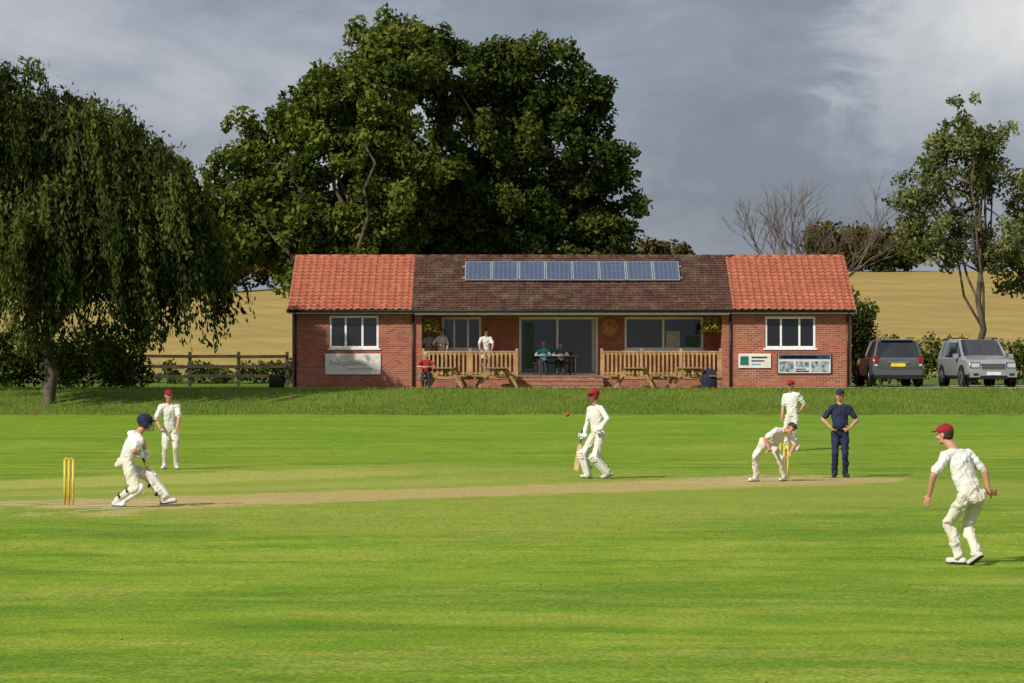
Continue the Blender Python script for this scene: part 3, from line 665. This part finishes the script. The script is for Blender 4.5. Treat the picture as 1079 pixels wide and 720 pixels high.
def person(name,x,y,P,mats={},scale=1.0,head='cap',pads=False,sleeve='short',vox=.0075,zoff=0,hair=False,gloves=False):
    pr=Prims(); M=dict(BASE); M.update(mats)
    pel=V3(P['pelvis']);neck=V3(P['neck']);up=(neck-pel).normalized()
    sr=V3(P['sr']).normalized(); hr=V3(P.get('hr',P['sr'])).normalized()
    sr=(sr-up*sr.dot(up)*.8).normalized(); tf=up.cross(sr).normalized()
    hf=V3((0,0,1)).cross(hr).normalized()
    f=V3(P['look']).normalized(); hu=V3(P.get('hup',(0,0,1))); r=f.cross(hu).normalized(); u=r.cross(f).normalized(); hc=V3(P['head']); R=(r,f,u)
    sh='shirt'
    chest=neck-up*.19
    pr.cap(pel+up*.09,chest,.158,.180,R_[sh],sr,.72)
    pr.cap(pel+up*.05,pel+up*.12,.160,.163,R_[sh],sr,.76)
    pr.cap(chest,neck-up*.10,.176,.130,R_[sh],sr,.70)
    pr.ell(pel,(hr,hf,up),(.170,.124,.130),R_['trousers'])
    pr.ell(pel-hf*.05-up*.04,(hr,hf,up),(.155,.108,.108),R_['trousers'])
    pr.cap(neck-up*.09,neck-up*.005,.11,.066,R_[sh],sr,.80)
    cb=hc-u*.07-f*.025
    pr.cap(neck-up*.02,cb,.060,.056,R_['skin'])
    if P.get('belly'): pr.ell(pel+up*.17+tf*.05,(sr,tf,up),(.17,.16,.18),R_[sh])
    out={}
    for sd,k in((-1,'l'),(1,'r')):
        sp=neck-up*.075+sr*(sd*.178)
        wr=V3(P['w'+k]); el,wr=ik(sp,wr,.285,.255,P.get('e'+k,tuple(-tf*.6+sr*sd*.7-V3((0,0,1))*.4)))
        pr.cap(neck-up*.05+sr*(sd*.05),sp,.078,.076,R_[sh])
        pr.cap(sp,el,.052,.043,R_['skin']); pr.cap(el,wr,.045,.028,R_['skin'])
        if sleeve=='short':
            pr.cap(sp,sp.lerp(el,.72),.074,.076,R_[sh],hf,.88)
        else:
            pr.cap(sp,el,.074,.063,R_[sh]); pr.cap(el,el.lerp(wr,.92),.063,.046,R_[sh])
        hd=V3(P.get('h'+k,tuple(wr-el))); pn=V3(P.get('p'+k,tuple(-sr*sd+tf*.3)))
        c=P.get('curl',.35); c=P.get('c'+k,c)
        if gloves:
            hand(pr,wr,hd,pn,c,'glove',1.7); pr.cap(wr-hd.normalized()*.05,wr+hd.normalized()*.02,.047,.045,R_['glove'])
        else: hand(pr,wr,hd,pn,c,'skin')
        out['w'+k]=(wr,hd.normalized())
        hp=pel-up*.03+hr*(sd*.095)
        an=V3(P['a'+k]); kn,an=ik(hp,an,.435,.425,P.get('k'+k,tuple(hf)))
        ff=V3(P.get('f'+k,tuple(hf))).normalized(); fs=ff.cross(V3((0,0,1))).normalized(); fn=fs.cross(ff)
        pr.cap(hp,kn,.108,.080,R_['trousers']); pr.cap(kn,kn.lerp(an,.90),.080,.072,R_['trousers'],fs,.95)
        pr.cap(kn.lerp(an,.80),kn.lerp(an,.95)+ff*.012,.072,.076,R_['trousers'],fs,.95)
        pr.cap(kn,an,.05,.04,R_['skin'])
        hb=an-fn*.045-ff*.045
        pr.cap(an,hb+ff*.02,.045,.042,R_['shoe']); pr.cap(hb,hb+ff*.20,.040,.040,R_['shoe'],fs,.85); pr.cap(hb+ff*.08+fn*.01,hb+ff*.17,.044,.034,R_['shoe'],fs,.8)
        pr.cap(hb-fn*.028,hb+ff*.20-fn*.028,.041,.041,R_['sole'],fs,.32)
        if pads:
            kf=(kn-(hp+an)*.5); sf=(kf.normalized() if kf.length>.02 else hf); sf=(sf*.4+hf).normalized(); sa=(an-kn).normalized(); sf=(sf-sa*sf.dot(sa)).normalized(); ss=sa.cross(sf)
            a=kn+sf*.050; pr.cap(a,an+sf*.050-sa*.03,.104,.084,R_['pad'],ss,.62)
            ta=(hp-kn).normalized(); pr.cap(a,kn+ta*.16+sf*.06,.100,.090,R_['pad'],ss,.45)
            for q in(-.045,.0,.045): pr.cap(a+ss*q+sf*.058,an+ss*q*.8+sf*.092-sa*.06,.018,.014,R_['pad'])
            for q in(-.05,0,.05): pr.cap(kn+sf*.105-ss*.07-sa*q,kn+sf*.105+ss*.07-sa*q,.022,.022,R_['pad'])
            for q in(.3,.7): c0=kn.lerp(an,q); pr.cap(c0-sf*.058-ss*.03,c0-sf*.058+ss*.03,.026,.026,R_['band'])
    def H(a,b,c): return hc+r*a+f*b+u*c
    pr.ell(H(0,-.008,.030),R,(.077,.098,.087),R_['skin']); pr.ell(H(0,.022,-.045),R,(.058,.068,.068),R_['skin']); pr.ell(H(0,.062,-.088),R,(.028,.024,.022),R_['skin'])
    pr.cap(H(0,.086,.012),H(0,.106,-.026),.010,.014,R_['skin']); pr.cap(H(-.045,.070,.030),H(.045,.070,.030),.016,.016,R_['skin'])
    for s_ in(-1,1):
        pr.ell(H(s_*.079,-.008,-.008),R,(.012,.020,.032),R_['skin']); pr.ell(H(s_*.031,.084,.006),R,(.013,.009,.008),R_['eye'])
        pr.ell(H(s_*.042,.055,-.03),R,(.026,.03,.026),R_['skin'])
    pr.ell(H(0,.087,-.056),R,(.024,.008,.008),R_['lip'])
    pr.ell(H(0,-.026,.028),R,(.084,.094,.090),R_['hair']); pr.ell(H(0,-.045,-.015),R,(.072,.064,.062),R_['hair'])
    if head is None: pr.ell(H(0,.012,.072),R,(.074,.082,.054),R_['hair'])
    if head=='cap':
        pr.ell(H(0,-.010,.060),R,(.092,.110,.076),R_['cap']); pr.ell(H(0,.100,.050),R,(.068,.072,.012),R_['cap']); pr.ell(H(0,-.01,.137),R,(.012,.012,.009),R_['cap'])
    if head=='helmet':
        pr.ell(H(0,-.012,.048),R,(.110,.130,.102),R_['cap']); pr.ell(H(0,.125,.055),R,(.080,.060,.012),R_['cap'])
        for s_ in(-1,1): pr.ell(H(s_*.085,.0,-.02),R,(.026,.055,.065),R_['cap'])
    V,F=pr.mesh(); me=bpy.data.meshes.new('tmp'); me.from_pydata([tuple(v) for v in V],[],F); ob=bpy.data.objects.new('tmp',me); S.collection.objects.link(ob)
    rm=ob.modifiers.new('r','REMESH'); rm.mode='VOXEL'; rm.voxel_size=vox
    sm=ob.modifiers.new('s','SMOOTH'); sm.factor=.5; sm.iterations=2
    dg=bpy.context.evaluated_depsgraph_get(); m2=bpy.data.meshes.new_from_object(ob.evaluated_get(dg)); bpy.data.objects.remove(ob)
    n=len(m2.vertices); co=np.empty(n*3,np.float32); m2.vertices.foreach_get('co',co); co=co.reshape(-1,3).astype(float)
    no=np.empty(n*3,np.float32); m2.vertices.foreach_get('normal',no); no=no.reshape(-1,3)
    rv=pr.region(co); amp=np.where(rv==0,1.0,np.where(rv==1,1.25,0.0))
    d=np.zeros(n)
    for k in range(8):
        w_=rng.normal(size=3)*(13+5*k); w_[2]*=.7; ph=co@w_+rng.random()*6+1.8*np.sin(co@(w_[[1,2,0]]*.6)); d+=(1-2*np.abs(np.sin(ph*.5)))/(1+.3*k)
    co+=no*(amp*np.clip(d,-1.6,2.4)*.0078)[:,None]
    m2.vertices.foreach_set('co',co.astype(np.float32).ravel())
    nf=len(m2.polygons); cc=np.empty(nf*3,np.float32); m2.polygons.foreach_get('center',cc)
    rf=pr.region(cc.reshape(-1,3).astype(float)); m2.materials.clear()
    for q in REG: m2.materials.append(M[q])
    m2.polygons.foreach_set('material_index',rf.astype(np.int32)); m2.polygons.foreach_set('use_smooth',[True]*nf); m2.update()
    o=bpy.data.objects.new(name,m2); S.collection.objects.link(o); m2.name=name
    o.location=(x,y,(G(x,y) if zoff==0 else zoff)); o.scale=(scale,)*3
    if head=='helmet':
        g_=MB()
        for zz in(.0,-.035,-.07,-.10):
            pts=[H(.098*math.sin(a),.02+.125*math.cos(a),zz) for a in np.linspace(-1.5,1.5,9)]
            for a,b in zip(pts[:-1],pts[1:]): g_.cyl(a,b,.0035,n=6)
        for a in(-.5,.5): g_.cyl(H(.098*math.sin(a),.02+.125*math.cos(a),.04),H(.098*math.sin(a),.02+.125*math.cos(a),-.10),.0035,n=6)
        g_.obj('face_guard',[pm('guard_steel',(.12,.12,.13),rough=.3,metal=.8)],o)
    return o,out
def bat(p,d,nrm):
    d=V3(d).normalized();nrm=V3(nrm);nrm=(nrm-d*nrm.dot(d)).normalized();s=d.cross(nrm);p=V3(p); m=MB()
    m.cyl(p-d*.12,p+d*.17,.017,.017,12,1); st=[(.17,.02,.012,.02),(.23,.050,.012,.028),(.45,.054,.013,.034),(.62,.054,.013,.042),(.70,.052,.012,.026),(.73,.040,.010,.015)]
    V=[]
    for L,wd,t1,t2 in st:
        c=p+d*L; V+=[c-s*wd-nrm*t1,c+s*wd-nrm*t1,c+s*wd+nrm*.006,c+nrm*t2,c-s*wd+nrm*.006]
    F=[(k*5+i,k*5+(i+1)%5,k*5+5+(i+1)%5,k*5+5+i) for k in range(5) for i in range(5)]+[(4,3,2,1,0),tuple(range(25,30))]
    m.add(V,F,0); return m.obj('cricket_bat',[pm('willow_wood',(.52,.37,.20),(.42,.29,.15),scale=5),pm('grip_rubber',(.03,.03,.12))],bevel=.004)
person('cricket_fielder',5.46,37.6,dict(pelvis=(.05,-.02,.86),neck=(-.12,.16,1.37),head=(-.235,.24,1.555),look=(-.85,.5,-.08),hup=(-.15,.1,1),sr=(.86,.5,0),hr=(.80,.60,0),
   wl=(-.45,.02,.84),el=(-.5,-.6,-.2),hl=(-.25,.1,-1),pl=(.3,.9,0),wr=(.29,.16,.86),er=(1,-.3,0),pr=(-.6,.6,0),al=(-.08,.02,.10),ar=(.10,-.12,.15),fl=(-.75,.6,-.02),fr=(-.5,.75,-.5),kl=(-.8,.7,0),kr=(-.3,.9,0),curl=.22),vox=.0065)
o,h=person('cricket_batsman',-5.76,48.0,dict(pelvis=(-.16,.02,.70),neck=(.03,-.08,1.12),head=(.15,-.08,1.28),look=(1,.15,-.12),sr=(.55,-.85,0),hr=(.5,-.85,0),
   wl=(.14,.17,.80),wr=(.10,-.22,.80),er=(-.3,-1,-.1),el=(.3,1,0),hl=(.2,-.6,-.5),pl=(-.6,-.3,.3),pr=(-.6,.2,0),al=(.42,.12,.12),ar=(-.30,-.06,.09),fl=(.95,-.2,.15),fr=(.75,-.6,0),kl=(.9,.2,.4),kr=(.8,-.5,.2),curl=.95),
   dict(cap=NAVY),head='helmet',pads=True,gloves=True)
bat((-5.68,47.92,G(-5.7,48)+.82),(.25,.55,-.75),(1,.6,0))
o,h=person('cricket_batsman',1.74,63.6,dict(pelvis=(.0,0,.90),neck=(-.05,0,1.46),head=(-.085,-.02,1.655),look=(-.75,-.65,-.08),sr=(-.60,.80,0),hr=(-.55,.83,0),
   wl=(.02,-.30,1.0),wr=(-.27,.16,.86),el=(.6,-.5,-.3),hl=(-.6,.3,-.25),pl=(0,.8,-.5),er=(.3,.8,0),al=(.22,-.08,.13),ar=(-.16,.08,.09),fl=(-.9,-.35,-.25),fr=(-.95,-.3,.05),kl=(-1,-.3,0),kr=(-1,-.3,0),curl=.9),
   head='helmet',pads=True,gloves=True,sleeve='long',scale=1.02)
w_=o.location+V3(h['wr'][0])*1.02+V3(h['wr'][1])*.08
bat(w_,(-.16,.0,-1),(.4,1,0))
person('cricket_fielder',-7.52,69.0,dict(pelvis=(0,0,.90),neck=(-.02,-.08,1.44),head=(-.03,-.15,1.62),look=(.25,-1,-.1),sr=(-1,-.1,0),
   wl=(.17,-.30,.90),wr=(-.20,-.30,.92),al=(.13,-.02,.09),ar=(-.13,.04,.09),fl=(.3,-1,0),fr=(-.2,-1,0),el=(.9,.3,0),er=(-.9,.3,0),curl=.5),scale=1.0,vox=.009)
person('cricket_bowler',5.12,62.2,dict(pelvis=(-.02,.05,.80),neck=(.27,-.20,1.03),head=(.40,-.33,1.06),look=(.35,-.75,-.6),hup=(.6,-.4,.7),sr=(-.75,-.62,.05),hr=(-.7,-.7,0),
   wl=(.38,-.18,.55),wr=(-.02,-.42,.62),el=(.8,.4,-.1),er=(-.8,-.1,.3),al=(.30,.06,.09),ar=(-.28,-.12,.09),fl=(-.6,-.8,0),fr=(-.8,-.55,0),kl=(.2,-.9,0),kr=(-.5,-.9,0),curl=.4),
   head=None,vox=.009)
person('cricket_fielder',7.12,79.5,dict(pelvis=(0,0,.90),neck=(-.03,0,1.46),head=(-.05,-.04,1.65),look=(-.55,-.8,-.1),sr=(-.8,.55,0),
   wl=(.18,-.22,1.02),wr=(-.26,.03,.86),el=(.7,.5,0),al=(.16,.08,.10),ar=(-.14,-.08,.09),fl=(-.4,-1,-.2),fr=(-.5,-1,0),curl=.4),vox=.009)
person('cricket_umpire',6.74,64.4,dict(pelvis=(0,0,.93),neck=(0,0,1.49),head=(0,-.03,1.685),look=(-.35,-1,-.05),sr=(-1,.05,0),
   wl=(.20,-.16,1.02),wr=(-.20,-.16,1.03),el=(1,.3,-.2),er=(-1,.3,-.2),hl=(-.8,-.4,-.3),pl=(-.2,.9,0),al=(.11,0,.09),ar=(-.11,0,.09),fl=(.25,-1,0),fr=(-.25,-1,0),curl=.6,belly=1),
   dict(shirt=NAVY,trousers=NAVY,cap=NAVY,shoe=SOLE),vox=.009)
def cloth(c): return pm('cloth',c,rough=.9,bump=.2)
DK=1.69
stand=dict(pelvis=(0,0,.93),neck=(0,-.10,1.47),head=(0,-.16,1.65),look=(0,-1,-.1),sr=(-1,0,0),wl=(.22,-.40,.98),wr=(-.22,-.40,.98),el=(1,.3,-.2),er=(-1,.3,-.2),al=(.11,0,.09),ar=(-.11,0,.09),fl=(.2,-1,0),fr=(-.2,-1,0),curl=.5)
person('spectator',-.93,112.50,stand,dict(trousers=cloth((.45,.42,.35))),scale=.95,head=None,zoff=DK,vox=.012)
st2=dict(stand); st2.update(look=(.8,-.6,-.1),wr=(-.1,-.25,1.15))
person('spectator',-2.55,112.9,st2,dict(trousers=cloth((.05,.05,.07))),scale=.95,head=None,zoff=DK,vox=.012)
st3=dict(stand); st3.update(look=(.5,-.9,-.1)); person('spectator',-3.02,113.1,st3,dict(shirt=cloth((.5,.5,.47)),trousers=cloth((.05,.05,.07)),hair=HAIRG),scale=.93,head=None,zoff=DK,vox=.012)
sit=dict(pelvis=(0,.0,.54),neck=(0,-.12,1.06),head=(0,-.2,1.24),look=(-.1,-1,-.08),sr=(-1,0,0),wl=(.12,-.45,.80),wr=(-.12,-.45,.80),el=(1,.2,-.4),er=(-1,.2,-.4),hl=(-.4,-.8,0),al=(.12,-.40,.10),ar=(-.12,-.40,.10),kl=(0,-1,1),kr=(0,-1,1),fl=(0,-1,0),fr=(0,-1,0),curl=.5)
person('spectator',1.12,113.15,sit,dict(shirt=cloth((.06,.45,.55)),trousers=cloth((.04,.04,.06)),shoe=SOLE,hair=HAIRG),scale=.9,head=None,zoff=DK,vox=.011)
s2=dict(sit); s2.update(look=(-.7,-.8,-.1)); person('spectator',1.75,113.15,s2,dict(shirt=cloth((.07,.14,.18)),trousers=cloth((.04,.04,.06)),shoe=SOLE),scale=.9,head=None,zoff=DK,vox=.011)
s3=dict(sit); s3.update(look=(.5,-.9,-.1)); person('spectator',-3.02,110.35,s3,dict(shirt=cloth((.30,.02,.03)),trousers=cloth((.03,.035,.06)),shoe=SOLE,hair=HAIRG),scale=.95,head=None,zoff=G(-3,110.3),vox=.011)
YEL=pm('stump_yellow',(.66,.46,.07),(.55,.37,.05),rough=.5)
def stumps(c):
    m=MB(); z=G(c.x,c.y)
    for k in(-1,0,1):
        p=c+W*(k*.0953); m.cyl((p.x,p.y,z-.02),(p.x,p.y,z+.70),.019,n=12); m.cyl((p.x,p.y,z+.70),(p.x,p.y,z+.711),.019,.012,n=12)
    for k in(-1,1):
        a=c+W*(k*.005);b=c+W*(k*.10); m.cyl((a.x,a.y,z+.718),(b.x,b.y,z+.718),.008,n=8); m.cyl((a.lerp(b,.3).x,a.lerp(b,.3).y,z+.719),(a.lerp(b,.7).x,a.lerp(b,.7).y,z+.719),.0115,n=8)
    m.obj('cricket_stumps',[YEL],None,True)
stumps(SL);stumps(SR)
bm=bmesh.new(); bmesh.ops.create_uvsphere(bm,u_segments=24,v_segments=14,radius=.036)
for v in bm.verts:
    if abs(v.co.z)<.004: v.co*=1.03
me=bpy.data.meshes.new('cricket_ball'); bm.to_mesh(me); bm.free(); me.materials.append(pm('ball_leather',(.55,.02,.015),rough=.3))
for p in me.polygons:p.use_smooth=True
o=bpy.data.objects.new('cricket_ball',me); S.collection.objects.link(o); o.location=(.92,52,1.42); o.rotation_euler=(.4,.6,0)
# ------------------------------------------------------------------ light, sky, camera
el=math.radians(37); az=math.atan2(-.70,-.71)
sd=V3((math.sin(az)*math.cos(el),math.cos(az)*math.cos(el),math.sin(el)))
sun=bpy.data.lights.new('sun','SUN'); sun.energy=5.0; sun.angle=math.radians(.5); sun.color=(1,.94,.82)
so=bpy.data.objects.new('sun',sun); S.collection.objects.link(so); so.rotation_euler=(-sd).to_track_quat('-Z','Y').to_euler(); so.location=(-40,-60,60)
wd=bpy.data.worlds.new('World'); S.world=wd; wd.use_nodes=True; t=wd.node_tree; t.nodes.clear()
def N(ty,**k):
    x=t.nodes.new(ty)
    for a,b in k.items(): setattr(x,a,b)
    return x
sky=N('ShaderNodeTexSky',sky_type='NISHITA'); sky.sun_disc=False; sky.sun_elevation=el; sky.sun_rotation=az%(2*math.pi)
b1=N('ShaderNodeBackground'); b1.inputs[1].default_value=.09; t.links.new(sky.outputs[0],b1.inputs[0])
tc=N('ShaderNodeTexCoord'); mp=N('ShaderNodeMapping'); mp.inputs[3].default_value=(1,1,2.0); mp.inputs[1].default_value=(.35,0,.1); t.links.new(tc.outputs['Generated'],mp.inputs[0])
nz=N('ShaderNodeTexNoise'); nz.inputs['Scale'].default_value=8; nz.inputs['Detail'].default_value=6; nz.inputs['Roughness'].default_value=.55; nz.inputs['Distortion'].default_value=.35; t.links.new(mp.outputs[0],nz.inputs[0])
nb=N('ShaderNodeTexNoise'); nb.inputs['Scale'].default_value=22; nb.inputs['Detail'].default_value=5; nb.inputs['Roughness'].default_value=.6; nb.inputs['Distortion'].default_value=.6; t.links.new(mp.outputs[0],nb.inputs[0])
sx=N('ShaderNodeSeparateXYZ'); t.links.new(tc.outputs['Generated'],sx.inputs[0])
def MR(v,a,b,c,d):
    x=N('ShaderNodeMapRange',interpolation_type='SMOOTHSTEP'); t.links.new(v,x.inputs[0])
    for i,q in enumerate((a,b,c,d)): x.inputs[i+1].default_value=q
    return x.outputs[0]
def MA(op,a,b):
    x=N('ShaderNodeMath',operation=op)
    for i,q in enumerate((a,b)):
        if hasattr(q,'is_output'): t.links.new(q,x.inputs[i])
        else: x.inputs[i].default_value=q
    return x.outputs[0]
xr=MA('ADD',sx.outputs[0],MA('MULTIPLY',MA('SUBTRACT',nb.outputs[0],.5),.07))
right=MA('MULTIPLY',MR(xr,.095,.125,0,1),MR(sx.outputs[2],.045,.10,.25,1)); left=MR(sx.outputs[0],.02,-.12,0,1); mid=MA('MULTIPLY',MR(sx.outputs[0],-.02,.06,0,1),MR(sx.outputs[2],.12,.05,0,1))
v=MA('ADD',MA('ADD',MA('MULTIPLY',nz.outputs[0],.80),MA('MULTIPLY',nb.outputs[0],.28)),MA('ADD',MA('MULTIPLY',right,.26),MA('SUBTRACT',MA('MULTIPLY',left,.06),MA('MULTIPLY',mid,.05))))
v=MA('SUBTRACT',v,.04)
cr=N('ShaderNodeValToRGB'); t.links.new(v,cr.inputs[0]); E=cr.color_ramp.elements
E[0].position=.34; E[0].color=(.195,.222,.285,1); E[1].position=.88; E[1].color=(.82,.81,.80,1)
for p,c in((.47,(.275,.305,.375,1)),(.57,(.39,.415,.478,1)),(.67,(.52,.53,.57,1)),(.77,(.67,.67,.68,1))):
    e=E.new(p); e.color=c
b2=N('ShaderNodeBackground'); b2.inputs[1].default_value=1.0; t.links.new(cr.outputs[0],b2.inputs[0])
ms=N('ShaderNodeMixShader'); ms.inputs[0].default_value=.88; t.links.new(b1.outputs[0],ms.inputs[1]); t.links.new(b2.outputs[0],ms.inputs[2])
wo=N('ShaderNodeOutputWorld'); t.links.new(ms.outputs[0],wo.inputs[0])
cam=bpy.data.cameras.new('camera'); cam.sensor_width=36; cam.lens=3300/1079*36; cam.clip_start=.5; cam.clip_end=12000
c=bpy.data.objects.new('camera',cam); S.collection.objects.link(c); c.location=(0,0,2.4); c.rotation_euler=(math.radians(90)+math.atan(15/3300),0,0); S.camera=c
S.view_settings.view_transform='Standard'; S.view_settings.look='None'; S.view_settings.exposure=0
